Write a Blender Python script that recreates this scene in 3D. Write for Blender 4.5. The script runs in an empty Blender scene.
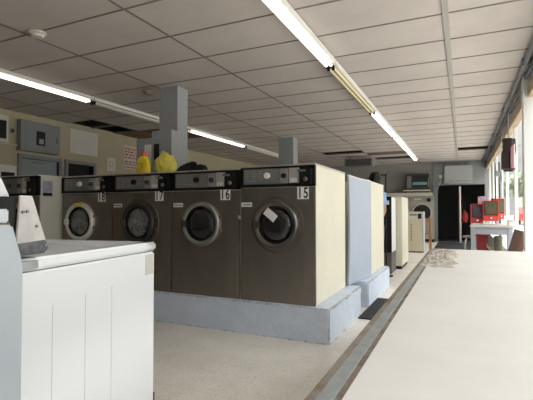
import bpy, bmesh, math, random
from mathutils import Vector, Matrix, noise
R = math.radians
random.seed(7)
SC = bpy.context.scene
COL = SC.collection
H = 1.08            # eye height of the camera
CEIL = 2.77

# ---------------------------------------------------------------- materials
_mats = {}
def mat(name, col, rough=0.6, metal=0.0, var=0.0, scale=6.0, bump=0.0, bscale=60.0, coat=0.0, spec=0.5,
        col2=None, emit=0.0, stretch=None):
    if name in _mats: return _mats[name]
    m = bpy.data.materials.new(name); m.use_nodes = True
    nt = m.node_tree; N = nt.nodes; L = nt.links
    b = N['Principled BSDF']
    b.inputs['Base Color'].default_value = (*col, 1)
    b.inputs['Roughness'].default_value = rough
    b.inputs['Metallic'].default_value = metal
    b.inputs['Specular IOR Level'].default_value = spec
    b.inputs['Coat Weight'].default_value = coat
    if emit:
        b.inputs['Emission Color'].default_value = (*col, 1)
        b.inputs['Emission Strength'].default_value = emit
    tc = N.new('ShaderNodeTexCoord'); src = tc.outputs['Object']
    if stretch:
        mp = N.new('ShaderNodeMapping'); mp.inputs['Scale'].default_value = stretch
        L.new(src, mp.inputs['Vector']); src = mp.outputs['Vector']
    if var or col2:
        nz = N.new('ShaderNodeTexNoise'); nz.inputs['Scale'].default_value = scale
        nz.inputs['Detail'].default_value = 6; nz.inputs['Roughness'].default_value = 0.65
        L.new(src, nz.inputs['Vector'])
        rp = N.new('ShaderNodeValToRGB')
        c2 = col2 or tuple(max(0, c * (1 - var)) for c in col)
        rp.color_ramp.elements[0].position = 0.35; rp.color_ramp.elements[1].position = 0.62
        rp.color_ramp.elements[0].color = (*c2, 1); rp.color_ramp.elements[1].color = (*col, 1)
        L.new(nz.outputs['Fac'], rp.inputs['Fac']); L.new(rp.outputs['Color'], b.inputs['Base Color'])
    if bump:
        n2 = N.new('ShaderNodeTexNoise'); n2.inputs['Scale'].default_value = bscale; n2.inputs['Detail'].default_value = 4
        L.new(src, n2.inputs['Vector'])
        bp = N.new('ShaderNodeBump'); bp.inputs['Strength'].default_value = bump; bp.inputs['Distance'].default_value = 0.01
        L.new(n2.outputs['Fac'], bp.inputs['Height']); L.new(bp.outputs['Normal'], b.inputs['Normal'])
    _mats[name] = m
    return m

def floor_material():
    m = bpy.data.materials.new('vinyl_tile_floor'); m.use_nodes = True
    nt = m.node_tree; N = nt.nodes; L = nt.links; b = N['Principled BSDF']
    tc = N.new('ShaderNodeTexCoord')
    br = N.new('ShaderNodeTexBrick'); br.offset = 0.0
    br.inputs['Scale'].default_value = 1.0
    br.inputs['Brick Width'].default_value = 0.305; br.inputs['Row Height'].default_value = 0.305
    br.inputs['Mortar Size'].default_value = 0.0025; br.inputs['Mortar Smooth'].default_value = 0.3
    br.inputs['Color1'].default_value = (.80, .755, .70, 1); br.inputs['Color2'].default_value = (.83, .785, .73, 1)
    br.inputs['Mortar'].default_value = (.72, .67, .61, 1)
    L.new(tc.outputs['Object'], br.inputs['Vector'])
    n1 = N.new('ShaderNodeTexNoise'); n1.inputs['Scale'].default_value = 2.2; n1.inputs['Detail'].default_value = 7; n1.inputs['Roughness'].default_value = .7
    n2 = N.new('ShaderNodeTexNoise'); n2.inputs['Scale'].default_value = 55; n2.inputs['Detail'].default_value = 3
    L.new(tc.outputs['Object'], n1.inputs['Vector']); L.new(tc.outputs['Object'], n2.inputs['Vector'])
    r1 = N.new('ShaderNodeValToRGB'); r1.color_ramp.elements[0].position = .3; r1.color_ramp.elements[1].position = .6
    r1.color_ramp.elements[0].color = (.86, .84, .80, 1); r1.color_ramp.elements[1].color = (1, 1, 1, 1)
    r2 = N.new('ShaderNodeValToRGB'); r2.color_ramp.elements[0].position = .36; r2.color_ramp.elements[1].position = .46
    r2.color_ramp.elements[0].color = (.78, .75, .70, 1); r2.color_ramp.elements[1].color = (1, 1, 1, 1)
    L.new(n1.outputs['Fac'], r1.inputs['Fac']); L.new(n2.outputs['Fac'], r2.inputs['Fac'])
    a = N.new('ShaderNodeMixRGB'); a.blend_type = 'MULTIPLY'; a.inputs['Fac'].default_value = 1
    c = N.new('ShaderNodeMixRGB'); c.blend_type = 'MULTIPLY'; c.inputs['Fac'].default_value = .7
    L.new(br.outputs['Color'], a.inputs['Color1']); L.new(r1.outputs['Color'], a.inputs['Color2'])
    L.new(a.outputs['Color'], c.inputs['Color1']); L.new(r2.outputs['Color'], c.inputs['Color2'])
    L.new(c.outputs['Color'], b.inputs['Base Color'])
    b.inputs['Roughness'].default_value = .42; b.inputs['Specular IOR Level'].default_value = .4
    return m

def glass_material(name, tint=(.95, .98, .97)):
    m = bpy.data.materials.new(name); m.use_nodes = True
    nt = m.node_tree; N = nt.nodes; L = nt.links
    for n in list(N):
        if n.type == 'BSDF_PRINCIPLED': N.remove(n)
    out = [n for n in N if n.type == 'OUTPUT_MATERIAL'][0]
    t = N.new('ShaderNodeBsdfTransparent'); t.inputs['Color'].default_value = (*tint, 1)
    g = N.new('ShaderNodeBsdfGlossy'); g.inputs['Roughness'].default_value = .03
    lw_ = N.new('ShaderNodeLayerWeight'); lw_.inputs['Blend'].default_value = .5
    pw = N.new('ShaderNodeMath'); pw.operation = 'POWER'; pw.inputs[1].default_value = 6.0; L.new(lw_.outputs['Facing'], pw.inputs[0])
    fr = N.new('ShaderNodeMath'); fr.operation = 'MULTIPLY'; fr.inputs[1].default_value = .35; L.new(pw.outputs[0], fr.inputs[0])
    mx = N.new('ShaderNodeMixShader')
    L.new(fr.outputs[0], mx.inputs['Fac']); L.new(t.outputs[0], mx.inputs[1]); L.new(g.outputs[0], mx.inputs[2])
    L.new(mx.outputs[0], out.inputs['Surface'])
    return m

M = dict(
    tile=mat('ceiling_tile_board', (.585, .53, .50), .95, var=.10, scale=1.6, bump=.25, bscale=130),
    tile_brown=mat('stained_ceiling_board', (.20, .13, .08), .95, var=.3, scale=4),
    grid=mat('ceiling_grid_metal', (.20, .18, .165), .7),
    grid_main=mat('ceiling_grid_painted', (.40, .38, .355), .6),
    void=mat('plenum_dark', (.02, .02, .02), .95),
    wall_beige=mat('beige_wall_paint', (.46, .405, .285), .8, var=.07, scale=1.5),
    wall_grey=mat('grey_wall_paint', (.30, .295, .28), .85, var=.08, scale=1.5),
    blue_grey=mat('blue_grey_paint', (.235, .25, .26), .55, var=.08, scale=3),
    column_grey=mat('column_grey_paint', (.34, .355, .37), .55, var=.06, scale=3),
    door_blue=mat('pale_blue_door_paint', (.27, .305, .33), .5, var=.06),
    white=mat('white_paint', (.80, .80, .79), .5, var=.05, scale=4),
    trimwhite=mat('white_trim_paint', (.70, .70, .69), .45),
    enamel=mat('white_enamel', (.83, .84, .86), .28, coat=.3),
    cream=mat('cream_enamel', (.80, .76, .62), .45, var=.05, scale=3),
    cream_grey=mat('grey_cream_enamel', (.70, .68, .61), .45, var=.06, scale=3),
    panel_blue=mat('pale_blue_panel', (.44, .50, .60), .5, var=.05, scale=3),
    steel=mat('brushed_dark_stainless', (.31, .28, .255), .38, .92, var=.22, scale=3, stretch=(1, 1, .25), bump=.03, bscale=40),
    steel_light=mat('bright_stainless', (.66, .64, .60), .4, .6, var=.15, scale=9),
    chrome=mat('chrome', (.7, .7, .7), .18, 1.0),
    ring_dark=mat('dark_door_ring', (.07, .066, .06), .35, .7),
    ring_mid=mat('grey_door_ring', (.20, .185, .17), .3, .85),
    ring_silver=mat('silver_door_ring', (.36, .345, .32), .35, .75),
    ring_white=mat('white_door_ring', (.78, .77, .73), .3, .35),
    dark_glass=mat('dark_door_glass', (.022, .022, .024), .08, coat=.6),
    clothes=mat('washer_load_behind_glass', (.26, .26, .26), .12, coat=.6, col2=(.02, .02, .022), scale=7),
    black=mat('black_plastic', (.012, .012, .012), .55, var=.2, spec=.25),
    soft_black=mat('black_cloth', (.012, .012, .016), .95, bump=.5, bscale=30),
    charcoal=mat('charcoal_plate', (.19, .19, .182), .45, var=.2, scale=12),
    dial=mat('grey_dial_plate', (.36, .36, .35), .4, .1, var=.25, scale=14),
    paper=mat('white_paper', (.80, .80, .80), .8),
    paper_old=mat('faded_paper', (.64, .61, .55), .85, var=.08, scale=5),
    lilac=mat('lilac_notice_paper', (.45, .45, .58), .8, var=.35, scale=14),
    ink=mat('black_ink', (.01, .01, .01), .7),
    red_ink=mat('red_ink', (.42, .07, .06), .7),
    red=mat('red_paint', (.62, .035, .03), .35, coat=.2),
    red_cloth=mat('red_cloth', (.40, .04, .035), .9),
    yellow=mat('yellow_plastic', (.85, .66, .03), .35),
    yellow_bag=mat('yellow_bag_film', (.80, .71, .12), .4, var=.15, scale=12, bump=.4, bscale=25),
    red_cap=mat('coral_red_cap', (.75, .10, .08), .4),
    concrete=mat('painted_concrete_pale_blue', (.62, .685, .81), .75, col2=(.56, .62, .73), scale=9, bump=.5, bscale=25),
    scuff=mat('bare_concrete_edge', (.36, .33, .30), .9, col2=(.62, .62, .62), scale=22, bump=.6),
    counter=mat('white_counter_laminate', (.655, .628, .61), .5, col2=(.585, .555, .53), scale=2.2),
    angle=mat('worn_grey_steel_edge', (.30, .315, .32), .5, .2, col2=(.23, .235, .23), scale=14),
    rust=mat('rust_brown', (.23, .14, .085), .85, var=.4, scale=25),
    plaster=mat('crumbled_plaster', (.55, .51, .45), .95, col2=(.17, .13, .095), scale=26, bump=.9, bscale=70),
    wood=mat('orange_wood', (.42, .19, .06), .5, var=.25, scale=8, stretch=(1, 1, .2)),
    wood_dark=mat('dark_brown_wood', (.085, .035, .02), .5, var=.3, scale=6, stretch=(1, 1, .15)),
    wood_tan=mat('tan_wood', (.45, .33, .21), .65, var=.2, scale=5, stretch=(3, .3, 3)),
    pipe=mat('grey_conduit', (.22, .24, .26), .5, .3),
    rubber=mat('black_rubber', (.015, .015, .016), .8, bump=.5, bscale=150),
    tube_on=mat('fluorescent_tube_on', (1.0, .955, .91), .4, emit=2.4),
    tube_off=mat('fluorescent_tube_off', (.80, .70, .42), .35),
    fixture=mat('fixture_white', (.72, .70, .66), .5),
    plastic_ivory=mat('ivory_plastic', (.62, .58, .50), .6),
    plastic_brown=mat('browned_plastic', (.33, .27, .22), .7),
    screen=mat('tv_glass', (.006, .016, .019), .3),
    tv_body=mat('tv_plastic', (.035, .035, .035), .5),
    tv_glow=mat('tv_picture', (.13, .22, .23), .4, emit=.3),
    table=mat('table_top_white', (.58, .565, .55), .5, var=.05),
    table_leg=mat('table_pale_lilac_paint', (.37, .37, .42), .5),
    skin=mat('skin', (.55, .33, .25), .55),
    hair=mat('dark_hair', (.012, .009, .008), .6, bump=.6, bscale=60),
    shirt=mat('light_blue_shirt', (.25, .42, .76), .85, col2=(.38, .52, .80), scale=16),
    shorts=mat('dark_shorts', (.02, .022, .03), .9),
    maroon=mat('dark_brown_garment', (.035, .020, .020), .9, var=.3, scale=9),
    pink=mat('pink_stripe_cloth', (.62, .34, .36), .9),
    olive=mat('olive_bin', (.17, .165, .11), .6),
    green_tag=mat('yellow_green_band', (.55, .62, .10), .6),
    leaf=mat('leaf_green', (.36, .42, .30), .8, var=.4, scale=3),
    bark=mat('bark', (.14, .11, .08), .9),
    roof=mat('grey_shingles', (.26, .26, .28), .85, var=.15),
    siding=mat('pale_siding', (.62, .60, .57), .8),
    ground=mat('outdoor_paving', (.56, .54, .51), .9, var=.08, scale=.4),
    glass=glass_material('window_glass'),
    display=mat('capsule_toys', (.02, .09, .03), .3, col2=(.16, .012, .02), scale=11),
    display2=mat('capsule_toys_dark', (.02, .03, .06), .3, col2=(.10, .09, .09), scale=11),
    violet=mat('violet_card', (.38, .27, .42), .6, col2=(.75, .72, .74), scale=13),
    clear=glass_material('clear_plastic', (.9, .92, .92)),
)
M['floor'] = floor_material()

# ---------------------------------------------------------------- mesh helpers
class MB:
    def __init__(s): s.bm = bmesh.new()
    def _add(s, fn, mx=None):
        before = set(s.bm.verts); fn()
        vs = [v for v in s.bm.verts if v not in before]
        if mx is not None: bmesh.ops.transform(s.bm, matrix=mx, verts=vs)
        return vs
    def box(s, x0, x1, y0, y1, z0, z1, bev=0.0, seg=2, mx=None):
        b2 = bmesh.new(); bmesh.ops.create_cube(b2, size=1)
        bmesh.ops.scale(b2, vec=(x1 - x0, y1 - y0, z1 - z0), verts=b2.verts)
        bmesh.ops.translate(b2, vec=((x0 + x1) / 2, (y0 + y1) / 2, (z0 + z1) / 2), verts=b2.verts)
        if bev: bmesh.ops.bevel(b2, geom=list(b2.edges), offset=bev, segments=seg, affect='EDGES', clamp_overlap=True)
        return s.merge(b2, mx)
    def merge(s, b2, mx=None):
        if mx is not None: bmesh.ops.transform(b2, matrix=mx, verts=b2.verts)
        me = bpy.data.meshes.new('tmp'); b2.to_mesh(me); b2.free()
        s.bm.from_mesh(me); bpy.data.meshes.remove(me); return s
    def cyl(s, p, q, r, r2=None, n=20):
        p, q = Vector(p), Vector(q); d = q - p
        b2 = bmesh.new()
        bmesh.ops.create_cone(b2, cap_ends=True, segments=n, radius1=r, radius2=r if r2 is None else r2, depth=d.length)
        mx = Matrix.Translation((p + q) / 2) @ d.to_track_quat('Z', 'Y').to_matrix().to_4x4()
        return s.merge(b2, mx)
    def tube(s, pts, r, n=10):
        for a, b in zip(pts[:-1], pts[1:]): s.cyl(a, b, r, n=n)
        for p in pts[1:-1]: s.ball(p, r * 1.02, n=n)
        return s
    def ball(s, c, r, n=16, sc=(1, 1, 1)):
        b2 = bmesh.new(); bmesh.ops.create_uvsphere(b2, u_segments=n, v_segments=max(6, n // 2), radius=r)
        bmesh.ops.scale(b2, vec=sc, verts=b2.verts); bmesh.ops.translate(b2, vec=c, verts=b2.verts)
        return s.merge(b2)
    def lathe(s, prof, c, axis='-y', n=48):
        """prof: list of (radius, along). axis -y: along = towards the viewer side (-y)."""
        b2 = bmesh.new(); rings = []
        for r, a in prof:
            ring = []
            for k in range(n if r > 1e-6 else 1):
                t = 2 * math.pi * k / n
                if axis == '-y': co = (c[0] + r * math.cos(t), c[1] - a, c[2] + r * math.sin(t))
                else: co = (c[0] + r * math.cos(t), c[1] + r * math.sin(t), c[2] + a)
                ring.append(b2.verts.new(co))
            rings.append(ring)
        for A, B in zip(rings[:-1], rings[1:]):
            for k in range(n):
                a0 = A[k % len(A)]; a1 = A[(k + 1) % len(A)]; c0 = B[k % len(B)]; c1 = B[(k + 1) % len(B)]
                vs = []
                for v in (a0, a1, c1, c0):
                    if v not in vs: vs.append(v)
                if len(vs) >= 3:
                    try: b2.faces.new(vs)
                    except ValueError: pass
        bmesh.ops.recalc_face_normals(b2, faces=b2.faces)
        return s.merge(b2)
    def prism(s, poly, plane, a, b, bev=0.0):
        """poly 2-D outline; plane 'yz' extrudes along x from a to b, 'xz' along y, 'xy' along z."""
        b2 = bmesh.new()
        def co(p, t):
            return {'yz': (t, p[0], p[1]), 'xz': (p[0], t, p[1]), 'xy': (p[0], p[1], t)}[plane]
        A = [b2.verts.new(co(p, a)) for p in poly]; B = [b2.verts.new(co(p, b)) for p in poly]
        b2.faces.new(A); b2.faces.new(B[::-1]); n = len(poly)
        for k in range(n): b2.faces.new((A[k], B[k], B[(k + 1) % n], A[(k + 1) % n]))
        bmesh.ops.recalc_face_normals(b2, faces=b2.faces)
        if bev: bmesh.ops.bevel(b2, geom=list(b2.edges), offset=bev, segments=2, affect='EDGES', clamp_overlap=True)
        return s.merge(b2)
    def build(s, name, m, parent=None, smooth=True, loc=None):
        me = bpy.data.meshes.new(name); s.bm.to_mesh(me); s.bm.free()
        me.materials.append(m)
        o = bpy.data.objects.new(name, me); COL.objects.link(o)
        if smooth:
            for p in me.polygons: p.use_smooth = True
            try: me.set_sharp_from_angle(angle=R(35))
            except Exception: pass
        if loc: o.location = loc
        if parent is not None: o.parent = parent
        return o

def tag(o, label=None, cat=None, group=None, kind=None):
    if label: o['label'] = label
    if cat: o['category'] = cat
    if group: o['group'] = group
    if kind: o['kind'] = kind
    return o
def thing(name, label, cat, loc=(0, 0, 0), rz=0.0, group=None):
    o = bpy.data.objects.new(name, None); COL.objects.link(o)
    o.empty_display_size = .1; o.location = loc; o.rotation_euler = (0, 0, rz)
    return tag(o, label, cat, group)
def struct(o): o['kind'] = 'structure'; return o
def copy_tree(o, parent=None):
    c = o.copy(); COL.objects.link(c)
    if parent is not None: c.parent = parent
    for ch in list(o.children): copy_tree(ch, c)
    return c
def text_mesh(name, body, size, m, parent, loc, rot=(R(90), 0, 0), bold=.0):
    cu = bpy.data.curves.new(name, 'FONT'); cu.body = body; cu.size = size
    cu.align_x = 'CENTER'; cu.align_y = 'CENTER'; cu.extrude = .0008; cu.space_character = 1.18; cu.offset = bold
    t = bpy.data.objects.new('tmp_text', cu); COL.objects.link(t)
    dg = bpy.context.evaluated_depsgraph_get(); dg.update()
    me = bpy.data.meshes.new_from_object(t.evaluated_get(dg)); me.name = name
    bpy.data.objects.remove(t); bpy.data.curves.remove(cu)
    me.materials.clear(); me.materials.append(m)
    o = bpy.data.objects.new(name, me); COL.objects.link(o)
    o.parent = parent; o.location = loc; o.rotation_euler = rot
    return o

# ---------------------------------------------------------------- room shell
XL, XR, Y0, Y1 = -6.9, .80, -3.0, 15.8
struct(MB().box(XL - .2, XR + .12, Y0 - .2, Y1 + .1, -.12, 0).build('floor', M['floor'], smooth=False))
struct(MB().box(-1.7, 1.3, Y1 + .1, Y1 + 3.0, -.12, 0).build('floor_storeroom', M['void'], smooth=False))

xs = [XL, -6.21, -4.99, -3.77, -2.55, -1.33, -.11, XR]
ys = [Y0] + [3.88 + .608 * k for k in range(-11, 20)] + [Y1]
def yk(k): return 3.88 + .608 * k
holes = {(0, 3), (0, 4), (3, 13), (4, 16), (6, 14)}
browns = {(1, 5), (0, 5), (0, 6), (1, 6), (4, 14)}
def cell_k(y0): return round((y0 - 3.88) / .608)
ct = MB(); cb = MB(); cv = MB()
for i in range(len(xs) - 1):
    for j in range(len(ys) - 1):
        k = cell_k(ys[j]) if j else -99
        a = (xs[i], xs[i + 1], ys[j], ys[j + 1])
        if (i, k) in holes: continue
        tgt = cb if (i, k) in browns else ct
        tgt.box(*a, CEIL, CEIL + .02)
ceil = struct(ct.build('ceiling', M['tile'], smooth=False))
struct(cb.build('ceiling_panel', M['tile_brown'], smooth=False))['label'] = 'brown stained ceiling panels'
cv.box(XL - .1, XR + .1, Y0, Y1, CEIL + .5, CEIL + .55)
cv.box(XL - .1, XL - .003, Y0, Y1, CEIL + .021, CEIL + .5); cv.box(XR, XR + .1, Y0, Y1, CEIL + .021, CEIL + .5)
cv.box(XL, XR, Y1, Y1 + .1, CEIL + .021, CEIL + .5); cv.box(XL, XR, Y0 - .1, Y0, CEIL + .021, CEIL + .5)
struct(cv.build('roof', M['void'], smooth=False))
g = MB()
for x in xs[1:-1]:
    if abs(x + .11) < .01: continue
    g.box(x - .011, x + .011, Y0, Y1, CEIL - .006, CEIL + .03)
for y in ys[1:-1]: g.box(XL, XR, y - .009, y + .009, CEIL - .005, CEIL + .03)
struct(g.build('ceiling_grid', M['grid'], smooth=False))
struct(MB().box(-.135, -.085, Y0, Y1, CEIL - .012, CEIL + .03).build('ceiling_grid_runner', M['grid_main'], smooth=False))

# left wall with two openings (y 4.80-5.53 and 5.74-6.36)
lw = MB()
D1 = (4.80, 5.53); D2 = (5.74, 6.36); DT = 1.99
lw.box(XL - .15, XL, Y0, D1[0], 0, CEIL + .02); lw.box(XL - .15, XL, D1[0], D1[1], DT, CEIL + .02)
lw.box(XL - .15, XL, D1[1], D2[0], 0, CEIL + .02); lw.box(XL - .15, XL, D2[0], D2[1], DT, CEIL + .02)
lw.box(XL - .15, XL, D2[1], Y1, 0, CEIL + .02)
struct(lw.build('wall_left', M['wall_beige'], smooth=False))
struct(MB().box(XL, XR, Y0 - .15, Y0, 0, CEIL + .02).build('wall_front', M['wall_grey'], smooth=False))
struct(MB().box(XL - 1.5, XL - 1.4, 4.6, 6.6, 0, 2.4).build('wall_closet', M['void'], smooth=False))
def door_frame(n, d, door_mat):
    f = MB(); w = .07
    f.box(XL - .12, XL + .03, d[0] - w, d[0], 0, DT + w, .006); f.box(XL - .12, XL + .03, d[1], d[1] + w, 0, DT + w, .006)
    f.box(XL - .12, XL + .03, d[0], d[1], DT, DT + w, .006)
    fr = struct(f.build('door_%d' % n, M['blue_grey']))
    return fr
d1 = door_frame(1, D1, None)
p = MB().box(XL - .07, XL - .03, D1[0], D1[1], .005, DT, .004).build('door_infill', M['door_blue'], d1)
MB().cyl((XL - .03, D1[1] - .07, 1.0), (XL + .03, D1[1] - .07, 1.0), .012).ball((XL + .04, D1[1] - .07, 1.0), .028).build('door_knob', M['steel_light'], d1)
MB().box(XL - .031, XL - .02, 5.02, 5.26, 1.93, 1.95).build('door_closer', M['charcoal'], d1)
d2 = door_frame(2, D2, None)
MB().box(XL - .115, XL - .09, D2[0], D2[1], .005, DT).build('door_infill', M['void'], d2)  # black sheet across the open doorway, its darkness put into the colour
struct(MB().box(XL, XL + .012, Y0, Y1, 0, .1).build('baseboard_left', M['pipe'], smooth=False))

# back wall: grey, with the dark doorway between x -.77 and .70
OX0, OX1, OZ = -.77, .70, 1.96
bw = MB()
bw.box(XL, OX0, Y1, Y1 + .15, 0, CEIL + .02); bw.box(OX0, OX1, Y1, Y1 + .15, OZ, CEIL + .02); bw.box(OX1, XR + .1, Y1, Y1 + .15, 0, CEIL + .02)
struct(bw.build('wall_back', M['wall_grey'], smooth=False))
struct(MB().box(-.91, -.78, Y1 - .06, Y1 - .002, 0, CEIL - .01, .005).build('trim_1', M['pipe'], smooth=False))
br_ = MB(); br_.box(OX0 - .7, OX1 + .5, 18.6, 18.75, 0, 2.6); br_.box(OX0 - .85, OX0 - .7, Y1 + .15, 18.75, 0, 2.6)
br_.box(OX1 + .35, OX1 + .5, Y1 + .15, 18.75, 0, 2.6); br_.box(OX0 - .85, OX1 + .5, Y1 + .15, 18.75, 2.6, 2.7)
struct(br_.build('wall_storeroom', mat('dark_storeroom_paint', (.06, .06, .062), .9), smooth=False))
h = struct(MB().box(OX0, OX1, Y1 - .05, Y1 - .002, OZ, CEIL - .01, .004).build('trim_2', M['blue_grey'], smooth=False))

# window wall along the right side
posts = [14.9, 13.4, 12.1, 10.7, 9.45, 8.0, 4.8, 3.9, 2.6, 1.3, 0.0, -1.3, -2.6]
SILL, HEAD = .34, 2.46
struct(MB().box(XR - .02, XR + .1, Y0, Y1, 0, SILL).build('wall_right', M['white'], smooth=False))
struct(MB().box(XR - .02, XR + .1, Y0, Y1, HEAD + .14, CEIL + .02).build('trim_4', M['white'], smooth=False))
struct(MB().box(XR - .06, XR + .04, Y0, Y1, HEAD, HEAD + .15, .006).build('trim_5', M['wood_tan'], smooth=False))
struct(MB().box(XR - .07, XR + .1, Y0, Y1, SILL, SILL + .035, .006).build('trim_6', M['trimwhite'], smooth=False))
for k, y in enumerate(posts):
    struct(MB().box(XR - .015, XR + .035, y - .025, y + .025, SILL + .035, HEAD, .006).build('trim_%d' % (7 + k), M['trimwhite'], smooth=False))
struct(MB().box(.69, .835, 5.96, 6.10, 0, CEIL - .01, .006).build('pillar', M['trimwhite'], smooth=False))
edges = sorted(posts + [Y0, Y1, 6.03])
n = 0
for a, b in zip(edges[:-1], edges[1:]):
    n += 1
    w = struct(MB().box(XR + .01, XR + .015, a + .026, b - .026, SILL + .037, HEAD - .002).build('window_%d' % n, M['glass'], smooth=False))

# ---------------------------------------------------------------- ceiling lights
def fixture(x, y, lit, label, group, name='ceiling_light'):
    t = thing(name, label, 'ceiling light', (x, y, CEIL - .006), 0, group)
    Lh = 1.215
    hz = MB(); hz.prism([(-.075, 0), (.075, 0), (.06, -.045), (-.06, -.045)], 'xz', -Lh, Lh, .004)
    hz.build('housing', M['fixture'], t)
    for s in (-1, 1):
        MB().cyl((s * .027, -Lh + .05, -.070), (s * .027, Lh - .05, -.070), .016, n=16).build('tube', M['tube_on'] if lit else (M['tube_off'] if x > -3 else M['fixture']), t)
        for e in (-1, 1):
            MB().box(s * .027 - .014, s * .027 + .014, e * (Lh - .035) - .014, e * (Lh - .035) + .014, -.10, -.044, .004).build('lamp_holder', M['black'], t)
    return t
gR, gL = 'strip lights in the right row', 'strip lights in the left row'
fixture(-1.33, 3.34, True, 'lit double-tube strip light, nearest of the right-hand ceiling row', gR)
fixture(-1.33, 5.78, False, 'unlit yellowed strip light between two lit ones in the right ceiling row', gR)
fixture(-1.33, 8.22, True, 'lit strip light straight after the yellowed unlit one in the right ceiling row', gR)
fixture(-1.33, 10.66, True, 'lit strip light second from the back wall in the right ceiling row', gR)
fixture(-1.33, 13.10, True, 'lit strip light closest to the back wall above the television', gR)
fixture(-5.0, 3.34, True, 'lit strip light at the left edge above the grey electrical panel', gL)
fixture(-5.0, 5.78, False, 'unlit white strip light running behind the near grey column', gL)
fixture(-5.0, 8.22, True, 'lit strip light between the two grey columns in the left ceiling row', gL)
fixture(-5.0, 10.66, False, 'unlit strip light running behind the far grey column', gL)

def detector(x, y, label, m):
    t = thing('smoke_detector', label, 'smoke detector', (x, y, CEIL - .006))
    MB().lathe([(0, 0), (.075, 0), (.078, -.018), (.06, -.028)], (0, 0, 0), 'z', 32).build('base', m, t)
    MB().lathe([(.06, -.026), (.052, -.046), (.02, -.052), (0, -.052)], (0, 0, 0), 'z', 32).build('cap', m, t)
detector(-3.62, 2.66, 'cream round smoke detector on the ceiling near the left corner', M['plastic_ivory'])
detector(-4.0, 4.66, 'browned round ceiling detector beside the top of the near column', M['plastic_brown'])

# ---------------------------------------------------------------- columns (setting)
def column(name, x0, x1, y0, y1):
    c = struct(MB().box(x0, x1, y0, y1, 0, CEIL - .001, .008).build(name, M['column_grey']))
    return c
column('column', -3.78, -3.47, 4.62, 4.86)
column('column', -3.87, -3.50, 9.0, 9.28)
t = thing('electrical_box', 'grey metal box fixed low on the front of the near column', 'electrical box', (-3.62, 4.55, 1.35))
MB().box(-.17, .16, -.07, .0705, 0, .80, .006).build('box', M['column_grey'], t)
MB().box(-.14, .13, -.078, -.07, .04, .76, .003).build('cover', M['column_grey'], t)
MB().box(-.12, -.03, -.086, -.078, .35, .62, .003).build('opening', M['black'], t)
t = thing('change_machine', 'pale blue machine with a white notice beside the near column', 'change machine', (-3.945, 4.66, 0))
MB().box(-.15, .15, -.14, .14, 0, 2.07, .01).build('cabinet', mat('pale_blue_machine', (.30, .34, .40), .5, var=.08), t)
MB().box(.0, .12, -.144, -.139, 1.66, 1.98).build('notice', M['paper'], t)
MB().box(-.12, -.03, -.146, -.139, 1.70, 1.95, .003).build('display_panel', M['dial'], t)

# ---------------------------------------------------------------- island plinths
def rough_block(name, x0, x1, y0, y1, z1, label):
    bm = bmesh.new(); bmesh.ops.create_cube(bm, size=1)
    bmesh.ops.scale(bm, vec=(x1 - x0, y1 - y0, z1), verts=bm.verts)
    bmesh.ops.translate(bm, vec=((x0 + x1) / 2, (y0 + y1) / 2, z1 / 2), verts=bm.verts)
    bmesh.ops.bevel(bm, geom=[e for e in bm.edges if max(v.co.z for v in e.verts) > .01], offset=.014, segments=2, affect='EDGES')
    bmesh.ops.subdivide_edges(bm, edges=[e for e in bm.edges if e.calc_length() > .2], cuts=40, use_grid_fill=True)
    for v in bm.verts:
        edge = sum((abs(v.co.x - x1) < .03 or abs(v.co.x - x0) < .03, abs(v.co.y - y0) < .03 or abs(v.co.y - y1) < .03, abs(v.co.z - z1) < .03))
        nz = noise.noise(v.co * 9)
        if edge >= 2 and v.co.z > .02:
            v.co -= Vector(((v.co.x - (x0 + x1) / 2 > 0) * 2 - 1, (v.co.y - (y0 + y1) / 2 > 0) * 2 - 1, 0)) * max(0, nz) * .018
            v.co.z -= max(0, noise.noise(v.co * 14 + Vector((3, 1, 5)))) * .016 if v.co.z > z1 - .04 else 0
    me = bpy.data.meshes.new(name); bm.to_mesh(me); bm.free(); me.materials.append(M['concrete'])
    o = bpy.data.objects.new(name, me); COL.objects.link(o)
    tag(o, label, 'plinth'); return o
PZ = .285
def worn_edge(parent, pts, r):
    """chips of bare concrete along an edge"""
    mb = MB()
    for (a, b, n_) in pts:
        for k in range(n_):
            t_ = random.random(); p_ = Vector(a).lerp(Vector(b), t_)
            s = r * random.uniform(.5, 1.3)
            mb.ball(p_, s, 6, (random.uniform(.8, 2.2), random.uniform(.8, 1.6), random.uniform(.35, .7)))
    return tag(mb.build('worn_edge', M['scuff'], parent, smooth=False), kind='stuff')
pl = rough_block('plinth', -5.7, -.975, 3.30, 4.49, PZ, 'long pale blue painted concrete plinth under the numbered washers')
worn_edge(pl, [((-.985, 3.34, PZ - .010), (-.985, 4.46, PZ - .010), 60), ((-2.7, 3.315, PZ - .010), (-1.0, 3.315, PZ - .010), 45),
               ((-.985, 3.31, .01), (-.985, 3.31, .13), 10), ((-2.7, 3.305, .004), (-1.0, 3.305, .004), 50), ((-.98, 3.31, .004), (-.98, 4.4, .004), 14)], .011)
pl2 = rough_block('plinth', -3.4, -.95, 4.74, 6.24, PZ, 'short pale blue concrete plinth under the rear cream washer')
worn_edge(pl2, [((-.965, 4.78, PZ - .010), (-.965, 6.2, PZ - .010), 36), ((-.96, 4.78, .004), (-.96, 6.1, .004), 14)], .011)

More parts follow.
